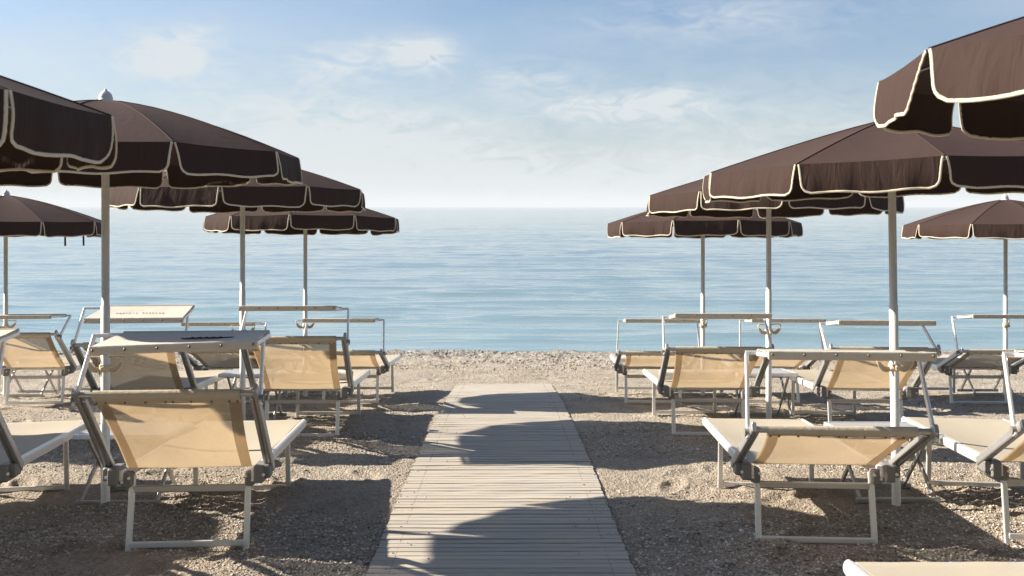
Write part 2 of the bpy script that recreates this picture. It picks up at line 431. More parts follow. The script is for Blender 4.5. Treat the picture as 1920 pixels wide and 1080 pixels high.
def build_pebbles():
    m, gg, out = newmat('pebble_stone')
    geo = gg.new('ShaderNodeNewGeometry')
    c = gg.ramp(geo.outputs['Random Per Island'], [(0, (.12, .105, .095)), (.2, (.25, .205, .155)), (.45, (.40, .335, .255)), (.75, (.53, .465, .375)), (.94, (.68, .64, .57)), (1, (.80, .78, .73))])
    spy = gg.new('ShaderNodeSeparateXYZ'); gg.l.new(objco(gg), spy.inputs[0])
    shore = gg.new('ShaderNodeMapRange', i_1=16.0, i_2=17.8); gg.l.new(spy.outputs[1], shore.inputs[0])
    c2 = gg.ramp(gg.math('FRACT', gg.math('MULTIPLY', geo.outputs['Random Per Island'], 7.3)), [(0, (.05, .05, .055)), (.3, (.13, .125, .125)), (.55, (.33, .31, .29)), (.8, (.50, .47, .43)), (1, (.74, .72, .69))])
    c = gg.mix(gg.math('MULTIPLY', shore.outputs[0], .8), c, c2)
    nn = gg.noise(objco(gg), 90, 3, .6)
    c = gg.mix(gg.math('MULTIPLY', nn, .4), c, (.16, .14, .12, 1))
    principled(gg, out, Base_Color=c, Roughness=.8)
    rs = np.random.RandomState(11)
    ph = (1 + 5 ** .5) / 2
    iv = np.array([(-1, ph, 0), (1, ph, 0), (-1, -ph, 0), (1, -ph, 0), (0, -1, ph), (0, 1, ph), (0, -1, -ph), (0, 1, -ph), (ph, 0, -1), (ph, 0, 1), (-ph, 0, -1), (-ph, 0, 1)]) / 1.902
    fc = np.array([(0, 11, 5), (0, 5, 1), (0, 1, 7), (0, 7, 10), (0, 10, 11), (1, 5, 9), (5, 11, 4), (11, 10, 2), (10, 7, 6), (7, 1, 8), (3, 9, 4), (3, 4, 2), (3, 2, 6), (3, 6, 8), (3, 8, 9), (4, 9, 5), (2, 4, 11), (6, 2, 10), (8, 6, 7), (9, 8, 1)])
    def scatter(n, y0, y1, smin, smax, bias):
        y = y0 + (y1 - y0) * rs.rand(n) ** bias
        x = (rs.rand(n) * 2 - 1) * (.54 * y + .4)
        r = smin + (smax - smin) * rs.rand(n) ** 2.6
        k = fbm(x, y, .9, 3) + .25 * (rs.rand(n) - .5) > -.02
        k &= (np.abs(x + .022) > .672) | (y > 14.2)
        return x[k], y[k], r[k]
    parts = [scatter(140000, 4.3, 9.5, .003, .0098, 1.25), scatter(50000, 8, 16.5, .0045, .012, 1.0), scatter(42000, 16.0, 20.2, .007, .024, .75), scatter(2500, 4.4, 9, .009, .018, 1.2)]
    x = np.concatenate([p[0] for p in parts]); y = np.concatenate([p[1] for p in parts]); r = np.concatenate([p[2] for p in parts])
    from mathutils.bvhtree import BVHTree
    bm_v = ground.data.vertices
    co = np.empty(len(bm_v) * 3, np.float32); bm_v.foreach_get('co', co); co = co.reshape(-1, 3)
    # height of the built mesh by nearest column/row
    nu = 920; nv = 636
    G = co.reshape(nu, nv, 3)
    yrow = G[:, 0, 1]
    i = np.clip(np.searchsorted(yrow, y), 1, nu - 1)
    half = .56 * np.clip(yrow[i], 1.5, 24) + 1.2
    j = np.clip(np.round((x / half + 1) / 2 * 619).astype(int) + 8, 0, nv - 1)
    z = G[i, j, 2]
    nb = 420
    yb = 4.6 + 9.3 * rs.rand(nb); side_ = rs.rand(nb) < .55
    xb = np.where(side_, -.683 + .30 * rs.rand(nb) ** 2.4, .634 - .28 * rs.rand(nb) ** 2.4); rb = .0025 + .005 * rs.rand(nb) ** 2
    zb = -SLOPE * yb + board_dev(yb) + .014
    x = np.concatenate([x, xb]); y = np.concatenate([y, yb]); r = np.concatenate([r, rb]); z = np.concatenate([z, zb])
    n = len(x)
    ang = rs.rand(n) * 6.283; sx = .8 + .5 * rs.rand(n); sy = .7 + .4 * rs.rand(n); sz = .45 + .3 * rs.rand(n)
    V = iv[None] * np.stack([sx * r, sy * r, sz * r], -1)[:, None, :]
    V = V * (1 + .22 * (rs.rand(n, 12, 1) - .5))
    ca, sa = np.cos(ang)[:, None], np.sin(ang)[:, None]
    P = np.stack([V[:, :, 0] * ca - V[:, :, 1] * sa + x[:, None], V[:, :, 0] * sa + V[:, :, 1] * ca + y[:, None], V[:, :, 2] + (z + r * .15)[:, None]], -1)
    F = (fc[None] + (np.arange(n) * 12)[:, None, None]).reshape(-1, 3)
    me = bpy.data.meshes.new('pebbles')
    me.vertices.add(n * 12); me.vertices.foreach_set('co', P.astype(np.float32).ravel())
    me.loops.add(F.size); me.loops.foreach_set('vertex_index', F.ravel().astype(np.int32))
    me.polygons.add(len(F)); me.polygons.foreach_set('loop_start', np.arange(0, F.size, 3, dtype=np.int32))
    me.update(calc_edges=True); me.materials.append(m)
    o = bpy.data.objects.new('pebbles', me); COL.objects.link(o)
    tag(o, 'small grey and tan pebbles scattered over the sand of the beach', 'pebbles', kind='stuff')


def build_sea():
    m, gg, out = newmat('sea_water')
    co = objco(gg)
    sp = gg.new('ShaderNodeSeparateXYZ'); gg.l.new(co, sp.inputs[0]); Y = sp.outputs[1]
    shore = gg.new('ShaderNodeMapRange', i_1=20.5, i_2=60.0); gg.l.new(Y, shore.inputs[0])
    patchn = gg.noise(gg.mapping(co, (.02, .06, 1)), 1.0, 4, .6)
    body = gg.mix(shore.outputs[0], (.185, .275, .295, 1), (.20, .28, .32, 1))
    body = gg.mix(gg.math('MULTIPLY', patchn, .5), body, (.13, .205, .27, 1))
    p = principled(gg, out, Base_Color=body, Roughness=.09, IOR=1.333)
    w1 = gg.noise(gg.mapping(co, (1.1, 4.2, 1)), 2.3, 4, .6, .4)
    w2 = gg.noise(gg.mapping(co, (.35, 1.3, 1), rot=(0, 0, .12)), 1.3, 5, .6, .4)
    w3 = gg.noise(gg.mapping(co, (.03, .14, 1), rot=(0, 0, -.06)), 1.0, 5, .62, .4)
    hh = gg.math('ADD', gg.math('MULTIPLY', w1, .006), gg.math('ADD', gg.math('MULTIPLY', w2, .042), gg.math('MULTIPLY', w3, .10)))
    wind = gg.math('ADD', .45, gg.math('MULTIPLY', gg.noise(gg.mapping(co, (.012, .07, 1), rot=(0, 0, .05)), 1.0, 3, .6), 1.25))
    hh = gg.math('MULTIPLY', hh, wind)
    bump(gg, p, hh, .55, 1.0)
    ys = np.concatenate([np.geomspace(19.3, 420, 950), np.geomspace(440, 14000, 60)])
    s_in = np.linspace(-1, 1, 330); s_out = np.array([1.05, 1.2, 1.5, 2.0, 2.8])
    s = np.concatenate([-s_out[::-1], s_in, s_out])
    S, Yg = np.meshgrid(s, ys); X = S * (.56 * Yg + 60 * np.maximum(0, np.abs(S) - 1) + 4)
    fade = 1 / (1 + (Yg / 260) ** 2)
    shal = sstep(20, 24, Yg)
    w = fbm(X * .14, Yg * .62 + X * .02, 1.0, 3, .55) * .052 * shal + fbm(X * .42, Yg * 1.5 - X * .06, 1.0, 3, .6) * .030 * (.3 + .7 * shal)
    w = w + np.clip(fbm(X * .24 + 40, Yg * 1.5 + X * .04, 1.0, 3, .55) - .12, 0, 1) ** 1.2 * .17 * shal / (1 + (Yg / 90) ** 2)
    w = w + fbm(X * .02, Yg * .10, 1.0, 2, .5) * .16 * sstep(30, 80, Yg)
    w = w + .06 * np.exp(-((Yg - 31.5 - .9 * fbm(X + 9, X * 0, .10, 3)) / .45) ** 2) * sstep(-9, 2, X)
    w = w + .055 * np.exp(-((Yg - 23.4 - .5 * fbm(X, X * 0, .12, 3)) / .35) ** 2) * sstep(-1.0, 5, X)
    lip = .02 * fbm(X, Yg, .8, 2)
    return grid_mesh('sea', X, Yg, WATER + w * fade + lip * (1 - shal), m)


def build_boardwalk():
    m, gg, out = newmat('weathered_boards')
    co = objco(gg); geo = gg.new('ShaderNodeNewGeometry')
    rnd = geo.outputs['Random Per Island']
    grain = gg.noise(gg.mapping(co, (1.2, 42, 1)), 1.6, 5, .65, .3)
    blot = gg.noise(co, 3.2, 4, .6); speck = gg.noise(co, 55, 3, .6)
    c = gg.ramp(grain, [(.25, (.30, .27, .235)), (.5, (.40, .365, .32)), (.75, (.48, .445, .395))])
    c = gg.mix(gg.math('MULTIPLY', rnd, .34), c, (.22, .20, .175, 1))
    c = gg.mix(gg.math('MULTIPLY', gg.math('SUBTRACT', blot, .42, clamp=True), 2.2, clamp=True), c, (.42, .365, .28, 1))
    c = gg.mix(gg.math('MULTIPLY', gg.math('SUBTRACT', speck, .64, clamp=True), 3.0), c, (.17, .14, .12, 1))
    p = principled(gg, out, Base_Color=c, Roughness=.78); p.inputs['Specular IOR Level'].default_value = .3
    fineg = gg.noise(gg.mapping(co, (2, 160, 1)), 1.0, 3, .6)
    bump(gg, p, gg.math('ADD', grain, gg.math('MULTIPLY', fineg, .6)), .35, .004)
    dk, g2, o2 = newmat('dark_screw'); principled(g2, o2, Base_Color=(.05, .045, .04, 1), Roughness=.7)
    rnd = random.Random(3)
    mb = MB(); scr = MB(); y = 1.0
    pitch = .0725
    k = 0
    while y < 14.1:
        w = pitch - rnd.choice([.0012, .0015, .0018, .0022, .0022, .0042]); j = rnd.uniform(-.004, .004)
        xl, xr = -.687 + j, .640 + j + rnd.uniform(-.003, .003); bd = float(board_dev(y))
        dz = rnd.uniform(-.0025, .003); rt = rnd.uniform(-.0018, .0018)
        n = 8; rows = []
        sag = [rnd.uniform(-.0015, .0015) for _ in range(n + 1)]
        bow = rnd.uniform(-.004, .004)
        for a in range(n + 1):
            t = a / n; x = xl + (xr - xl) * t
            yy = y + bow * math.sin(math.pi * t)
            z0 = lambda q: -SLOPE * q + bd + .012 + dz + rt * (t - .5) * 2 + sag[a]
            e = .0025
            rows.append([(x, yy, z0(yy) - .022), (x, yy, z0(yy) - e), (x, yy + e, z0(yy)), (x, yy + w * .47, z0(yy + w * .47) + .0006), (x, yy + w * .53, z0(yy + w * .53) + .0006),
                         (x, yy + w - e, z0(yy + w)), (x, yy + w, z0(yy + w) - e), (x, yy + w, z0(yy + w) - .022)])
        mb.quadgrid([list(r_) for r_ in rows], closed_v=True, smooth=False)
        for end in (0, -1):
            b0 = len(mb.v); mb.v.extend(rows[end]); mb.f.append(tuple(b0 + q for q in (range(8) if end == 0 else reversed(range(8))))); mb.sm.append(False)
        for sx in (-.575, .53):
            for q in (.25, .75):
                sxx = sx + rnd.uniform(-.0015, .0015); yy = y + w * q
                scr.lathe([(0.0, .0016), (.0028, .0014), (.0031, .0)], (sxx, yy, -SLOPE * yy + bd + .012 + dz), 6)
        y += pitch; k += 1
    o = mb.build('boardwalk', m); tag(o, kind='structure')
    me = o.data; me.materials.append(dk)
    b = len(me.vertices)
    # join the screw heads into the same mesh
    import bmesh
    bm = bmesh.new(); bm.from_mesh(me)
    vs = [bm.verts.new(v) for v in scr.v]
    for f in scr.f:
        try:
            fc = bm.faces.new([vs[i] for i in f]); fc.material_index = 1
        except ValueError: pass
    bm.to_mesh(me); bm.free()


# ------------------------------------------------------------------ parasol
def umbrella(X, Y, rim, label, phase=0, tilt=(0, 0), rise=.31, p=1.4, lean=(0, 0), Rr=1.165, hook=0, seed=0, straps=False, flares=None):
    """rim = world height of the canopy's edge; tilt = (front up, right up) in degrees"""
    rnd = random.Random(100 + seed)
    z0 = gz(X, Y)
    root = empty('beach_umbrella', (X, Y, z0), (R(lean[1]), R(lean[0]), 0))
    tag(root, label, 'beach umbrella', 'brown beach umbrellas standing in rows')
    H = rim - z0
    mb = MB(); mb.tube([(0, 0, -.12), (0, 0, 1.25), (0, 0, 1.251), (0, 0, H + rise - .03)], .0245, 18, rads=[.0265, .0265, .0235, .0235])
    pole = mb.build('pole', M['paint'], root)
    # canopy frame of reference: tilt about the rim centre
    Tm = Matrix.Translation((0, 0, H)) @ Matrix.Rotation(R(-tilt[1]), 4, 'Y') @ Matrix.Rotation(R(-tilt[0]), 4, 'X')
    T = lambda v: Tm @ Vector(v)
    NS = 10
    cor = []
    for k in range(NS):
        th = R(phase + 36 * k)
        rr = Rr * (1 + rnd.uniform(-.006, .006))
        cor.append((math.sin(th) * rr, -math.cos(th) * rr, rnd.uniform(-.008, .008)))
    def surf(k, t, f):
        a = cor[k]; b = cor[(k + 1) % NS]
        x = (a[0] * (1 - t) + b[0] * t) * f; y = (a[1] * (1 - t) + b[1] * t) * f
        s = math.sin(math.pi * t)
        z = (a[2] * (1 - t) + b[2] * t) * f + rise * (1 - f ** p) - .020 * s * f * (1 - f * .55) - .006 * s * f
        return (x, y, z)
    mb = MB(); nr, nt = 14, 8
    for k in range(NS):
        P = [[T(surf(k, j / nt, max(.02, i / nr))) for j in range(nt + 1)] for i in range(nr + 1)]
        Q = [[T(Vector(surf(k, j / nt, max(.02, i / nr))) - Vector((0, 0, .0025))) for j in range(nt + 1)] for i in range(nr + 1)]
        mb.quadgrid(P); mb.quadgrid([list(reversed(r_)) for r_ in Q])
    canopy = mb.build('canopy', M['canopy'], root)
    # seams along the ribs
    mb = MB()
    for k in range(NS):
        mb.tube([T(Vector(surf(k, 0, max(.03, i / 10))) + Vector((0, 0, .0015))) for i in range(11)], .0032, 6)
    mb.build('seam', M['canopy'], canopy)
    for k in range(NS):
        mb = MB(); pts = [T(Vector(surf(k, 0, f)) + Vector((0, 0, -.012))) for f in (.03, .2, .4, .6, .8, .985)]
        mb.tube(pts, .0045, 6)
        mid = T(Vector(surf(k, 0, .48)) + Vector((0, 0, -.018)))
        rb = mb.build('rib', M['alu_dark'], root)
        ms = MB(); ms.tube([Tm @ Vector((cor[k][0] * .03, cor[k][1] * .03, -.085)), mid], .0042, 6); ms.build('strut', M['alu_dark'], rb)
    mb = MB(); mb.lathe([(.026, -.105), (.038, -.10), (.038, -.07), (.026, -.06)], (0, 0, H), 14); mb.build('runner', M['plastic'], root)
    # finial
    mb = MB(); zt = H + rise
    off = Tm @ Vector((0, 0, rise)); off = Vector((off.x, off.y, off.z))
    mb.lathe([(.055, -.012), (.052, .0), (.042, .006), (.041, .020), (.036, .038), (.024, .053), (.010, .060), (.006, .072), (.0, .074)], off, 18)
    mb.build('finial', M['pl_white'], root)
    # valance flaps
    vh = .158
    for k in range(NS):
        a = Vector(cor[k]); b = Vector(cor[(k + 1) % NS]); L = (b - a).length; d = (b - a) / L
        nrm = Vector((d.y, -d.x, 0)).normalized()
        if nrm.dot((a + b) / 2) < 0: nrm = -nrm
        top_in = rnd.uniform(.004, .010); flare = [rnd.uniform(.012, .036), rnd.uniform(.012, .036)]
        if flares and k in flares: flare = list(flares[k])
        rr = rnd.uniform(.032, .048); swing = rnd.uniform(-.012, .02)
        ph_ = [rnd.uniform(0, 6.28) for _ in range(5)]; am = [rnd.uniform(.002, .007) for _ in range(3)]
        hk = vh * rnd.uniform(.96, 1.05); slant = rnd.uniform(-.006, .006)
        def inset(dd, side):
            t = dd / hk
            e = top_in + (flare[side] - top_in) * t ** .75
            if dd > hk - rr:
                q = min(1, (dd - (hk - rr)) / rr); e += rr * (1 - math.sqrt(max(0, 1 - q * q)))
            return e
        def pt(u, dd, out=0.0):
            l = inset(dd, 0); r_ = L - inset(dd, 1); s = l + (r_ - l) * u
            t = dd / hk
            w = (am[0] * math.sin(s * 11 + ph_[0]) + am[1] * math.sin(s * 23 + ph_[1]) + am[2] * .6 * math.sin(s * 41 + ph_[2])) * t
            sg = -.006 * math.sin(math.pi * s / L)
            base = a + d * s
            drop = dd + slant * (u - .5) * 2 * t - sg + .005 * t * math.sin(s * 17 + ph_[3])
            return base + nrm * (.004 + swing * t * t + w + out + .012 * math.sin(math.pi * min(1, t * .8))) + Vector((0, 0, -drop))
        nu, nv = 22, 9
        ds = [hk * (1 - (1 - j / nv) ** 1.35) for j in range(nv + 1)]; ds[-1] = hk * .9995
        mb = MB()
        P = [[T(pt(i / nu, dd)) for dd in ds] for i in range(nu + 1)]
        Q = [[T(pt(i / nu, dd, -.002)) for dd in ds] for i in range(nu + 1)]
        mb.quadgrid(P); mb.quadgrid([list(reversed(r_)) for r_ in Q])
        vl = mb.build('valance', M['valance'], canopy)
        mb = MB()
        path = [T(pt(0, dd)) for dd in np.linspace(.002, hk * .999, 14)] + [T(pt(i / 26, hk * .999)) for i in range(1, 26)] + [T(pt(1, dd)) for dd in np.linspace(hk * .999, .002, 14)]
        rings = []
        for i, q in enumerate(path):
            tg = (path[min(i + 1, len(path) - 1)] - path[max(i - 1, 0)]).normalized()
            nn = (Tm.to_3x3() @ nrm).normalized(); sd = tg.cross(nn).normalized(); nn = sd.cross(tg)
            wd = .0060 * (1 + .07 * math.sin(i * 2.3 + ph_[4]) * rnd.uniform(.3, 1)); th_ = .0030
            rings.append([q + sd * (wd * math.cos(a_)) + nn * (th_ * math.copysign(abs(math.sin(a_)) ** .6, math.sin(a_)) + .0008 * math.sin(i * 3.1)) for a_ in [2 * math.pi * z_ / 10 for z_ in range(10)]])
        mb.quadgrid(rings, closed_v=True)
        pipe = mb.build('piping', M['piping'], canopy)
    if hook is not None:
        mb = MB(); hz = .87; ca, sa = math.cos(R(hook)), math.sin(R(hook))
        def hp(x, z, q=0): return (x * ca - q * sa, x * sa + q * ca, hz + z)
        for sgn in (-1, 1):
            pts = [hp(sgn * .026, -.012, -.012), hp(sgn * .05, -.024, -.014), hp(sgn * .075, -.018, -.016), hp(sgn * .097, .004, -.016), hp(sgn * .108, .030, -.016), hp(sgn * .112, .062, -.014),
                   hp(sgn * .100, .070, -.010), hp(sgn * .06, .069, -.006), hp(sgn * .024, .066, -.002)]
            mb.tube(pts, .0058, 7)
            # the web of the half-moon hook
            arc = [hp(sgn * x, z, -.013) for x, z in ((.026, -.012), (.05, -.022), (.075, -.016), (.095, .006), (.106, .032))]
            up_ = [hp(sgn * x, z, -.010) for x, z in ((.026, .010), (.045, .004), (.064, .008), (.08, .022), (.094, .040))]
            mb.slab([arc, up_], (0, .004, 0))
        mb.lathe([(.028, -.022), (.036, -.020), (.036, .020), (.028, .022)], (0, 0, hz), 16)
        mb.bar(hp(-.0, 0, -.032), hp(0, 0, -.050), .020, .030)
        mb.build('bag_hook', M['hook'], root)
    if straps:
        mb = MB()
        for k_, f in ((1, .55), (1, .95)):
            a = Vector(cor[k_]); b = Vector(cor[(k_ + 1) % NS]); c = a.lerp(b, f) * .9
            mb.bar(T(c + Vector((0, 0, -.01))), T(c + Vector((.01, 0, -.285))), .004, .022, (1, 0, 0))
        s_ = mb.build('tie_strap', M['strap'], canopy)
    FEET.append((X, Y, .03, .10))
    return root


# ------------------------------------------------------------------ lounger
W = .345
def lounger(X, Y, yaw, back, arm, AL, ctilt, label, depth=.42, L=.66, seed=0, text=None, roll=0.0, dxs=0.0, rails_text=False, front_feet=True):
    """X, Y: point between the rear feet. back: back angle above the horizontal. arm: forward lean of the shade arms.
       ctilt: slope of the shade cloth (near edge up positive)."""
    rnd = random.Random(500 + seed)
    z0 = gz(X, Y) + .004
    root = empty('sun_lounger', (X, Y, z0), (-math.atan(SLOPE), 0, R(yaw)))
    tag(root, label, 'sun lounger', 'cream and aluminium sun loungers facing the sea')
    back_l = back - 4.26          # in the lounger's own tilted frame
    c, s_ = math.cos(R(back_l)), math.sin(R(back_l))
    hz = .405; hy = .03
    # ---- seat frame
    mb = MB()
    for sx in (-1, 1):
        mb.bar((sx * W, -.04, hz - .022), (sx * W, 1.83, hz - .022), .032, .056)
    mb.bar((-W, 1.815, hz - .020), (W, 1.815, hz - .020), .03, .045)
    mb.bar((-W, .40, hz - .042), (W, .40, hz - .042), .03, .028)
    fr = mb.build('seat_frame', M['alu'], root)
    for sx in (-1, 1):
        mb = MB(); mb.ball((sx * W, 1.835, hz - .022), .029, 12, 8, (.75, .7, 1.05)); mb.build('end_cap', M['pl_white'], fr)
    if rails_text:
        mb = MB(); sx = rails_text
        yy = 1.52
        for q in range(7):
            wq = rnd.choice([.016, .020, .012])
            x_ = sx * (W + .0168)
            mb.bar((x_, yy, hz - .037), (x_, yy + rnd.uniform(-.004, .004), hz - .010), .003, .005, (0, 1, 0))
            mb.bar((x_, yy - wq, hz - .037), (x_, yy - wq * .6, hz - .010), .003, .005, (0, 1, 0))
            mb.bar((x_, yy, hz - rnd.choice([.012, .023, .036])), (x_, yy - wq, hz - rnd.choice([.012, .023, .036])), .003, .004)
            yy -= wq + .014
        mb.build('rail_lettering', M['ink'], fr)
    # ---- seat sling
    mb = MB(); nu, nv = 10, 28; P = []
    for i in range(nu + 1):
        u = -1 + 2 * i / nu; row = []
        for j in range(nv + 1):
            v = j / nv; y = .055 + v * 1.765
            z = hz + .004 - .020 * (1 - u * u) * math.sin(math.pi * min(1, max(0, v))) ** .6 + .003 * mnoise.noise(Vector((u * 2, y * 2.5, seed)))
            row.append((u * (W - .018), y, z))
        row.append((u * (W - .018), 1.838, hz - .012)); row.append((u * (W - .018), 1.834, hz - .038))
        P.append(row)
    mb.slab(P, (0, 0, -.003)); st = mb.build('seat_fabric', M['seat'], root)
    # ---- legs
    for (y0_, y1_, zt) in ((0, .045, .375), (1.43, 1.385, .375)):
        for sx in (-1, 1):
            mb = MB(); mb.bar((sx * .303, y0_, -.03), (sx * .300, y1_, zt), .032, .022, (0, 1, 0))
            mb.build('leg', M['alu'], root)
        mb = MB(); mb.bar((-.297, y0_, .022), (.297, y0_, .022), .022, .032); mb.build('foot_bar', M['alu'], root)
    mb = MB(); mb.bar((-.297, .036, .300), (.297, .036, .300), .020, .036); mb.build('crossbar', M['alu_dark'], root)
    mb = MB(); mb.bar((-.297, 1.392, .335), (.297, 1.392, .335), .020, .030); mb.build('crossbar', M['alu_dark'], root)
    # ---- hinge brackets
    for sx in (-1, 1):
        mb = MB()
        mb.bar((sx * .372, -.075, hz - .020), (sx * .372, .085, hz - .020), .050, .090, r=.15)
        mb.bar((sx * .405, -.05, hz - .010), (sx * .405, .045, hz - .010), .050, .070, r=.2)
        mb.bar((sx * .318, -.025, hz - .050), (sx * .318, .065, hz - .050), .052, .078, r=.3)
        hb = mb.build('hinge_bracket', M['plastic'], root)
        for bx, by, bz in ((.335, -.024, hz - .055), (.40, -.074, hz - .02), (.300, -.024, hz - .035)):
            mb = MB(); mb.tube([(sx * bx, by, bz), (sx * bx, by - .008, bz)], .008, 8); mb.build('bolt', M['alu'], hb)
    # ---- backrest
    def bp(x, t, n=0.0):     # t along the back, n towards the rear (away from the sitter)
        return Vector((x, hy - c * t - s_ * n, hz + .012 + s_ * t - c * n))
    up = Vector((0, -s_, -c))
    mb = MB()
    for sx in (-1, 1): mb.bar(bp(sx * .425, -.03), bp(sx * .425, L + .035), .024, .050, up, .4)
    for sx in (-1, 1): mb.bar(bp(sx * .397, .02), bp(sx * .400, L * .93), .020, .030, up, .3)
    mb.tube([bp(-.425, L - .015), bp(.425, L - .015)], .0155, 12)
    bf = mb.build('backrest_frame', M['alu_dark'], root)
    mb = MB(); P = []; nu, nv = 14, 18
    sag = rnd.uniform(.018, .03)
    for i in range(nu + 1):
        u = -1 + 2 * i / nu; row = []
        for j in range(nv + 1):
            v = j / nv; hw = .322 + .030 * v - .010 * math.sin(math.pi * v)
            wr = .006 * mnoise.noise(Vector((u * 1.7 + v * 1.3, v * 2.6 - u, seed * 3.1)))
            n = sag * (1 - u * u) * math.sin(math.pi * v) + wr * math.sin(math.pi * v)
            t0 = -.012 * (1 - u * u)
            row.append(bp(u * hw, t0 + (L - .015 - t0) * v, n))
        P.append(row)
    mb.slab(P, tuple(bp(0, 0, .0025) - bp(0, 0, 0))); bk = mb.build('backrest_fabric', M['sling'], root)
    for sx in (-1, 1):
        mb = MB(); P = []
        for i in range(4):
            row = []
            for j in range(nv + 1):
                v = j / nv; hw = .322 + .030 * v - .010 * math.sin(math.pi * v)
                u0 = 1 - (i / 3) * .17
                u = u0
                wr = .006 * mnoise.noise(Vector((sx * u * 1.7 + v * 1.3, v * 2.6 - sx * u, seed * 3.1)))
                n = sag * (1 - u * u) * math.sin(math.pi * v) + wr * math.sin(math.pi * v)
                t0 = -.012 * (1 - u * u)
                row.append(bp(sx * u * hw, t0 + (L - .035 - t0) * v, n + .0055))
            P.append(row)
        mb.slab(P, tuple(bp(0, 0, .002) - bp(0, 0, 0))); mb.build('hem', M['sling'], bk)
    # sleeve of cloth round the top bar, held by studs
    mb = MB(); prof = []
    for k in range(13):
        a = R(200 - k * 22); prof.append((L - .015 + .023 * math.cos(a - math.pi / 2), .023 * math.sin(a - math.pi / 2)))
    P = [[bp(-.350 + .70 * i / 12, (L - .015) + .022 * math.cos(R(-100 + 20 * k)), .022 * math.sin(R(-100 + 20 * k))) for k in range(11)] +
         [bp(-.350 + .70 * i / 12, L - .045, .017), bp(-.350 + .70 * i / 12, L - .070, .012 + .001 * math.sin(i * 2.1))] for i in range(13)]
    mb.slab(P, tuple(bp(0, 0, .002) - bp(0, 0, 0))); sv = mb.build('sleeve', M['sleeve'], bk)
    for fx in (.02, .08, .21, .35, .485, .535, .66, .80, .92, .975):
        mb = MB(); q = bp(-.35 + .70 * fx, L - .052, .0205); mb.ball(q, .0062, 8, 5); mb.build('stud', M['stud'], bk)
    # ---- sunshade
    pv = L - .055
    a1 = R(arm - 4.26)
    for sx in (-1, 1):
        mb = MB(); q = bp(sx * .446, pv, .004)
        mb.tube([q - Vector((sx * .022, 0, 0)), q + Vector((sx * .012, 0, 0))], .021, 14); kb = mb.build('knob', M['plastic'], root)
    P0 = bp(0, pv, .004)
    P1 = P0 + Vector((0, math.sin(a1), math.cos(a1))) * AL
    mb = MB()
    for sx in (-1, 1):
        o0 = P0 - Vector((0, math.sin(a1), math.cos(a1))) * .03
        mb.bar((sx * .444, o0.y, o0.z), (sx * .420, P1.y, P1.z), .016, .032, (0, 1, 0))
    mb.tube([(-.425, P1.y, P1.z), (.425, P1.y, P1.z)], .011, 10)
    ct = R(ctilt - 4.26)
    def cp(x, q, h=0.0):    # q from hinge bar backwards
        rz = roll * (q / depth) * x
        return Vector((x + dxs, P1.y - math.cos(ct) * q - math.sin(ct) * h, P1.z + math.sin(ct) * q + math.cos(ct) * h + rz))
    for sx in (-1, 1): mb.bar(cp(sx * .365, 0, -.006), cp(sx * .372, depth, -.006), .016, .022)
    sf = mb.build('shade_frame', M['alu'], root)
    mb = MB(); P = []; nu, nv = 16, 12
    for i in range(nu + 1):
        u = -1 + 2 * i / nu; row = []
        for j in range(nv + 1):
            v = j / nv
            z = .014 - .012 * (1 - u * u) * math.sin(math.pi * v) + .006 * mnoise.noise(Vector((u * 3 + v * 2, v * 2, seed * 1.7))) * math.sin(math.pi * v)
            row.append(cp(u * (.355 + .020 * v), v * depth, z))
        P.append(row)
    mb.slab(P, (0, 0, -.0025)); sc = mb.build('shade_cloth', M['shade'], root)
    mb = MB(); mb.bar(cp(-.383, depth + .010, -.006), cp(.383, depth + .010, -.006), .020, .042, tuple(cp(0, 0, 1) - cp(0, 0, 0)), .35); nb = mb.build('shade_edge_band', M['shade'], sc)
    mb = MB(); mb.bar(cp(-.365, -.008, .002), cp(.365, -.008, .002), .022, .034, tuple(cp(0, 0, 1) - cp(0, 0, 0)), .35); mb.build('shade_edge_band', M['shade'], sc)
    for k in range(6):
        x = -.365 + .73 * k / 5
        mb = MB(); mb.ball(cp(x, depth + .0215, -.003), .0068, 8, 5); mb.build('stud', M['stud'], sc)
    if text == 'script':
        mb = MB()
        pts = []
        for q in range(60):
            t = q / 59; pts.append(cp(.00 + .17 * t, .20 + .018 * math.sin(t * 31) * (1 - .3 * t) + .012 * math.sin(t * 77), .0165 - .012 * (1 - (.1 / .36) ** 2)))
        mb.tube([p + Vector((0, 0, .003)) for p in pts], .0028, 5)
        mb.tube([cp(-.02 + .25 * q / 12, .225 + .006 * math.sin(q), .010) for q in range(13)], .003, 5)
        mb.build('lettering', M['ink'], sc)
    if text == 'caps':
        mb = MB(); x = -.19
        for q in range(15):
            if q != 7:
                w_ = .014
                for _ in range(3):
                    mb.bar(cp(x + rnd.uniform(-.007, .007), .235 + rnd.uniform(-.014, .014), .0085), cp(x + rnd.uniform(-.007, .007), .235 + rnd.uniform(-.014, .014), .0085), .0035, .003)
            x += .026
        mb.build('lettering', M['ink'], sc)
    cy, sy = math.cos(R(yaw)), math.sin(R(yaw))
    for lx, ly, am_ in ((-.3, 0, .018), (.3, 0, .018), (-.3, 1.43, .016), (.3, 1.43, .016)):
        FEET.append((X + lx * cy - ly * sy, Y + lx * sy + ly * cy, am_, .07))
    for f_ in (-.15, .0, .15):
        FEET.append((X + f_ * cy - 1.43 * sy, Y + f_ * sy + 1.43 * cy, .014, .09))
    return root


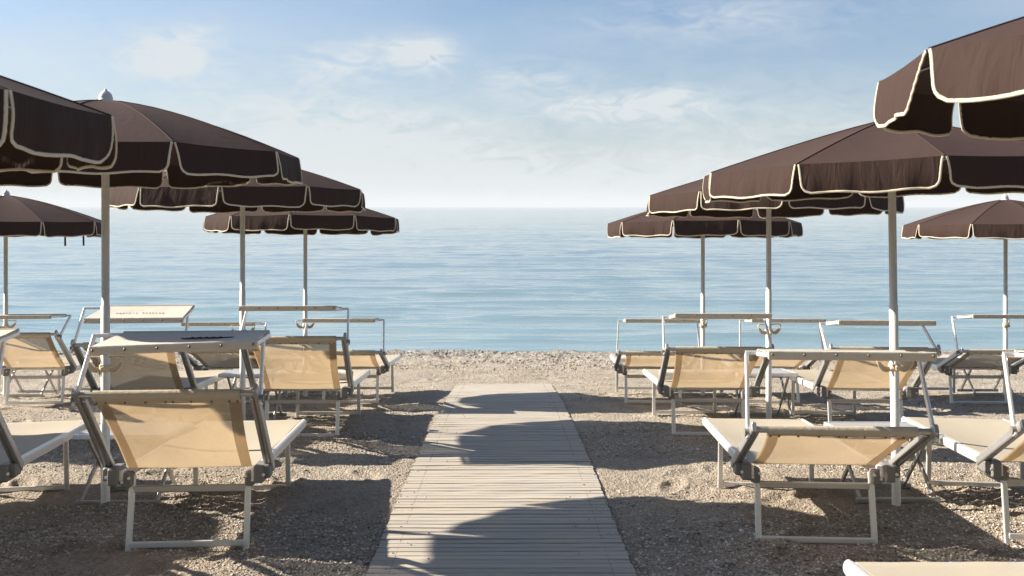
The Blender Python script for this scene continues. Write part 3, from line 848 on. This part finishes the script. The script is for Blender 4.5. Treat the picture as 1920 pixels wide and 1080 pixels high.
def table(X, Y, label, yaw=0, h=.46, seed=0):
    z0 = gz(X, Y)
    root = empty('side_table', (X, Y, z0 + .004), (-math.atan(SLOPE), 0, R(yaw)))
    tag(root, label, 'side table', 'low folding tables beside the umbrella poles')
    mb = MB()
    for k in range(8):
        y = .035 + .065 * k
        mb.bar((-.275, y, h - .010), (.275, y, h - .010), .056, .014)
    tt = mb.build('table_top', M['tray'], root)
    mb = MB()
    mb.bar((-.29, .0, h - .016), (.29, .0, h - .016), .022, .034); mb.bar((-.29, .53, h - .016), (.29, .53, h - .016), .022, .034)
    mb.bar((-.285, .0, h - .016), (-.285, .53, h - .016), .018, .030); mb.bar((.285, .0, h - .016), (.285, .53, h - .016), .018, .030)
    mb.build('table_rim', M['alu'], root)
    for sx in (-1, 1):
        mb = MB(); mb.bar((sx * .235, .015, .02), (sx * .235, .46, h - .03), .018, .030, (0, 0, 1)); mb.build('leg', M['alu_dark'], root)
        mb = MB(); mb.bar((sx * .212, .46, .02), (sx * .212, .04, h - .03), .018, .030, (0, 0, 1)); mb.build('leg', M['alu_dark'], root)
    for y in (.01, .465):
        mb = MB(); mb.bar((-.265, y, .016), (.265, y, .016), .026, .036); mb.build('foot_bar', M['alu_dark'], root)
    FEET.append((X - .2, Y, .012, .09)); FEET.append((X + .2, Y, .012, .09))
    return root


def rolled_cushion(X, Y, zoff, yaw, label, seed=0):
    z = gz(X, Y) + zoff
    root = empty('rolled_cushion', (X, Y, z), (0, 0, R(yaw)))
    tag(root, label, 'cushion', 'cream rolled cushions lying on the loungers')
    mb = MB(); rings = []
    n = 20
    for i in range(25):
        x = -.34 + .68 * i / 24
        e = min(1, (1 - abs(x) / .345) * 14) ** .4 if abs(x) < .3449 else 0
        r_ = .047 * (.82 + .18 * e) * (1 + .03 * math.sin(x * 40 + seed))
        rings.append([(x, r_ * 1.1 * math.cos(2 * math.pi * k / n), .046 + r_ * math.sin(2 * math.pi * k / n)) for k in range(n)])
    mb.quadgrid(rings, closed_v=True)
    cu = mb.build('roll', M['cushion'], root)
    mb = MB()
    for sx in (-1, 1):
        pts = [(sx * .342, (.044 - .0034 * q * .6) * math.cos(q * .55), .046 + (.042 - .0034 * q * .6) * math.sin(q * .55)) for q in range(20)]
        mb.tube(pts, .0045, 5)
    mb.build('spiral_edge', M['cushion'], root)
    return root


# ------------------------------------------------------------------ place everything
umbrella(-2.45, 3.05, 1.714, 'brown umbrella nearest the camera on the left, cut off by the left frame edge', phase=0, rise=.33, p=1.3, hook=None, seed=1)
umbrella(2.38, 3.05, 1.855, 'brown umbrella nearest the camera, its valance cut by the upper right frame corner', phase=-10, rise=.33, p=1.2, hook=None, seed=2, flares={7: (.02, .15), 8: (.05, .03), 6: (.03, .03)})
umbrella(-2.445, 6.10, 1.725, 'large brown umbrella with grey finial whose pole rises behind the closest left lounger', phase=2, tilt=(.6, 0), rise=.325, p=1.5, seed=3)
umbrella(2.40, 6.10, 1.64, 'large brown umbrella whose leaning pole rises behind the closest right lounger', phase=-9, tilt=(.8, 1.0), rise=.30, p=1.15, lean=(-.8, 0), seed=4)
umbrella(-2.46, 9.33, 1.545, 'middle brown umbrella of the row left of the boardwalk, its left valance sunlit', phase=6, tilt=(1.6, 0), rise=.31, p=1.4, hook=35, seed=5)
umbrella(2.47, 9.33, 1.50, 'middle brown umbrella of the row right of the boardwalk, tucked under the bigger one', phase=-8, tilt=(2.4, 0), rise=.31, p=1.2, hook=10, seed=6)
umbrella(-2.44, 12.15, 1.255, 'brown umbrella left of the boardwalk closest to the sea', phase=3, tilt=(3.0, 0), rise=.30, p=1.3, hook=0, seed=7)
umbrella(2.41, 12.15, 1.20, 'brown umbrella right of the boardwalk closest to the sea', phase=8.5, tilt=(2.6, 0), rise=.30, p=1.3, hook=60, seed=8)
umbrella(-6.08, 12.15, 1.21, 'far left brown umbrella by the frame edge with two dark straps hanging down', phase=9, tilt=(2, 0), rise=.33, p=1.4, hook=30, seed=9, straps=True)
umbrella(6.12, 12.15, 1.18, 'far right brown umbrella with white finial against the sea', phase=-8, tilt=(2, 0), rise=.31, p=1.35, hook=50, seed=10)
umbrella(-6.08, 6.10, 1.72, 'brown umbrella outside the left frame edge shading the near sand', phase=12, rise=.32, p=1.4, seed=11)
umbrella(-6.08, 9.33, 1.55, 'brown umbrella outside the left frame edge in the middle row', phase=4, rise=.32, p=1.4, seed=12)

lounger(-1.664, 5.22, 3.6, 46, 35, .355, 0, 'closest lounger left of the boardwalk, backrest raised, dark script on its white sunshade', seed=1, text='script', roll=.03, dxs=.085)
lounger(1.650, 5.27, -4.0, 28, 25, .40, 7.5, 'closest complete lounger right of the boardwalk with its backrest reclined low', seed=2, depth=.36)
lounger(-3.0, 5.20, 9.0, 44, 35, .38, 0, 'lounger cut off by the left frame edge, cream seat running towards the table', seed=3, dxs=.12)
lounger(3.00, 5.30, -7.0, 28, 30, .40, 7.5, 'lounger cut off by the right frame edge with lettering on its side rail', seed=4, rails_text=-1, depth=.36)
lounger(1.555, 1.64, 0, 32, 10, .38, 5, 'lounger showing only the corner of its cream foot end in the bottom right', seed=5)
lounger(-1.735, 8.47, 1.0, 48, 36, .31, 7.5, 'middle row lounger beside the boardwalk on the left, steep backrest, rolled cushion on the seat', seed=6)
lounger(-3.07, 8.45, 4.0, 43, 35, .37, -7, 'middle row lounger behind the left pole with lettering on its sunlit white shade', seed=7, text='caps', dxs=.10)
lounger(1.745, 8.52, -1.6, 38, 40, .34, 8.5, 'middle row lounger beside the boardwalk on the right with a rolled cushion', seed=8)
lounger(3.08, 8.47, -3.4, 38, 58, .37, 8.5, 'middle row lounger behind the big right pole with lettering on its rail', seed=9, rails_text=-1)
lounger(-1.746, 11.20, -.5, 22, 30, .39, 6.5, 'lounger closest to the sea on the left edge of the boardwalk gap', seed=10)
lounger(-3.06, 11.18, 2.0, 24, 45, .38, 7, 'seaside row lounger mostly hidden between the two left poles', seed=11)
lounger(1.655, 11.15, -2.3, 21, 8, .36, 7, 'lounger closest to the sea on the right side of the boardwalk gap', seed=12)
lounger(2.98, 11.15, -2.5, 22, 20, .36, 7, 'seaside row lounger mostly hidden behind the two right poles', seed=13)
lounger(-5.25, 11.12, 2.0, 41, 62, .40, 5, 'raised lounger at the far left under the strapped umbrella', seed=14)
lounger(5.26, 11.02, -2.0, 23, 30, .41, 8, 'low reclined lounger at the far right in front of the distant umbrella', seed=15)

table(-2.41, 6.20, 'grey folding table between the two closest left loungers', h=.44)
table(2.47, 6.24, 'grey folding table behind the closest right lounger at the leaning pole', h=.43)
table(-2.44, 9.45, 'grey folding table at the middle left pole', h=.46)
table(2.50, 9.45, 'grey folding table with crossed legs at the middle right pole', h=.46)
table(-2.42, 12.27, 'small folding table at the left pole nearest the sea', h=.46)
table(2.43, 12.27, 'small folding table at the right pole nearest the sea', h=.46)
table(-5.95, 12.27, 'small table with crossed legs seen under the raised far left lounger', h=.46)
table(6.05, 12.27, 'small table with crossed legs seen under the far right lounger', h=.46)

rolled_cushion(-1.75, 9.15, .430, 1.0, 'cream rolled cushion with a spiral end on the middle left lounger', 1)
rolled_cushion(1.77, 9.20, .430, -1.6, 'cream rolled cushion on the middle right lounger', 2)
rolled_cushion(1.70, 11.95, .415, -2.3, 'small cream rolled cushion on the seaside lounger right of the boardwalk', 3)

build_boardwalk()
ground = build_ground()
build_pebbles()
build_sea()


def build_sky_block_ridge():  # unseen green ridge added behind the camera to cut low sky light
    m, gg, out = newmat('sky_block_green'); co = objco(gg)
    c = gg.ramp(gg.noise(co, .6, 5, .6), [(.3, (.025, .04, .015)), (.6, (.05, .07, .03)), (.8, (.09, .09, .05))])
    p = principled(gg, out, Base_Color=c, Roughness=.95)
    xs = np.linspace(-160, 160, 260); ys = np.linspace(-110, -16, 90)
    Xh, Yh = np.meshgrid(xs, ys)
    d = sstep(-17, -34, Yh) if False else 1 - sstep(-34, -17, Yh)
    Zh = .4 + d * (13 + 5 * fbm(Xh, Yh, .03, 3)) + (1 - sstep(-100, -40, Yh)) * 14 + d * fbm(Xh, Yh, .35, 3) * 3.5
    grid_mesh('sky_block_ridge', Xh, Yh, Zh, m)
build_sky_block_ridge()


def build_haze():
    m = bpy.data.materials.new('sea_haze'); m.use_nodes = True; m.node_tree.nodes.clear(); gg = N(m.node_tree)
    out = gg.new('ShaderNodeOutputMaterial'); v = gg.new('ShaderNodeVolumePrincipled')
    v.inputs['Color'].default_value = (.80, .86, .91, 1); v.inputs['Density'].default_value = .00026; v.inputs['Anisotropy'].default_value = .0
    gg.l.new(v.outputs[0], out.inputs['Volume'])
    x, y0, y1, z0, z1 = 24000, -400, 14500, -12.0, 60.0
    V = [(-x, y0, z0), (x, y0, z0), (x, y1, z0), (-x, y1, z0), (-x, y0, z1), (x, y0, z1), (x, y1, z1), (-x, y1, z1)]
    F = [(0, 3, 2, 1), (4, 5, 6, 7), (0, 1, 5, 4), (1, 2, 6, 5), (2, 3, 7, 6), (3, 0, 4, 7)]
    me = bpy.data.meshes.new('haze'); me.from_pydata(V, [], F); me.materials.append(m)
    o = bpy.data.objects.new('haze', me); COL.objects.link(o)
    tag(o, 'pale even haze lying over the sea towards the horizon', 'haze', kind='stuff')
build_haze()
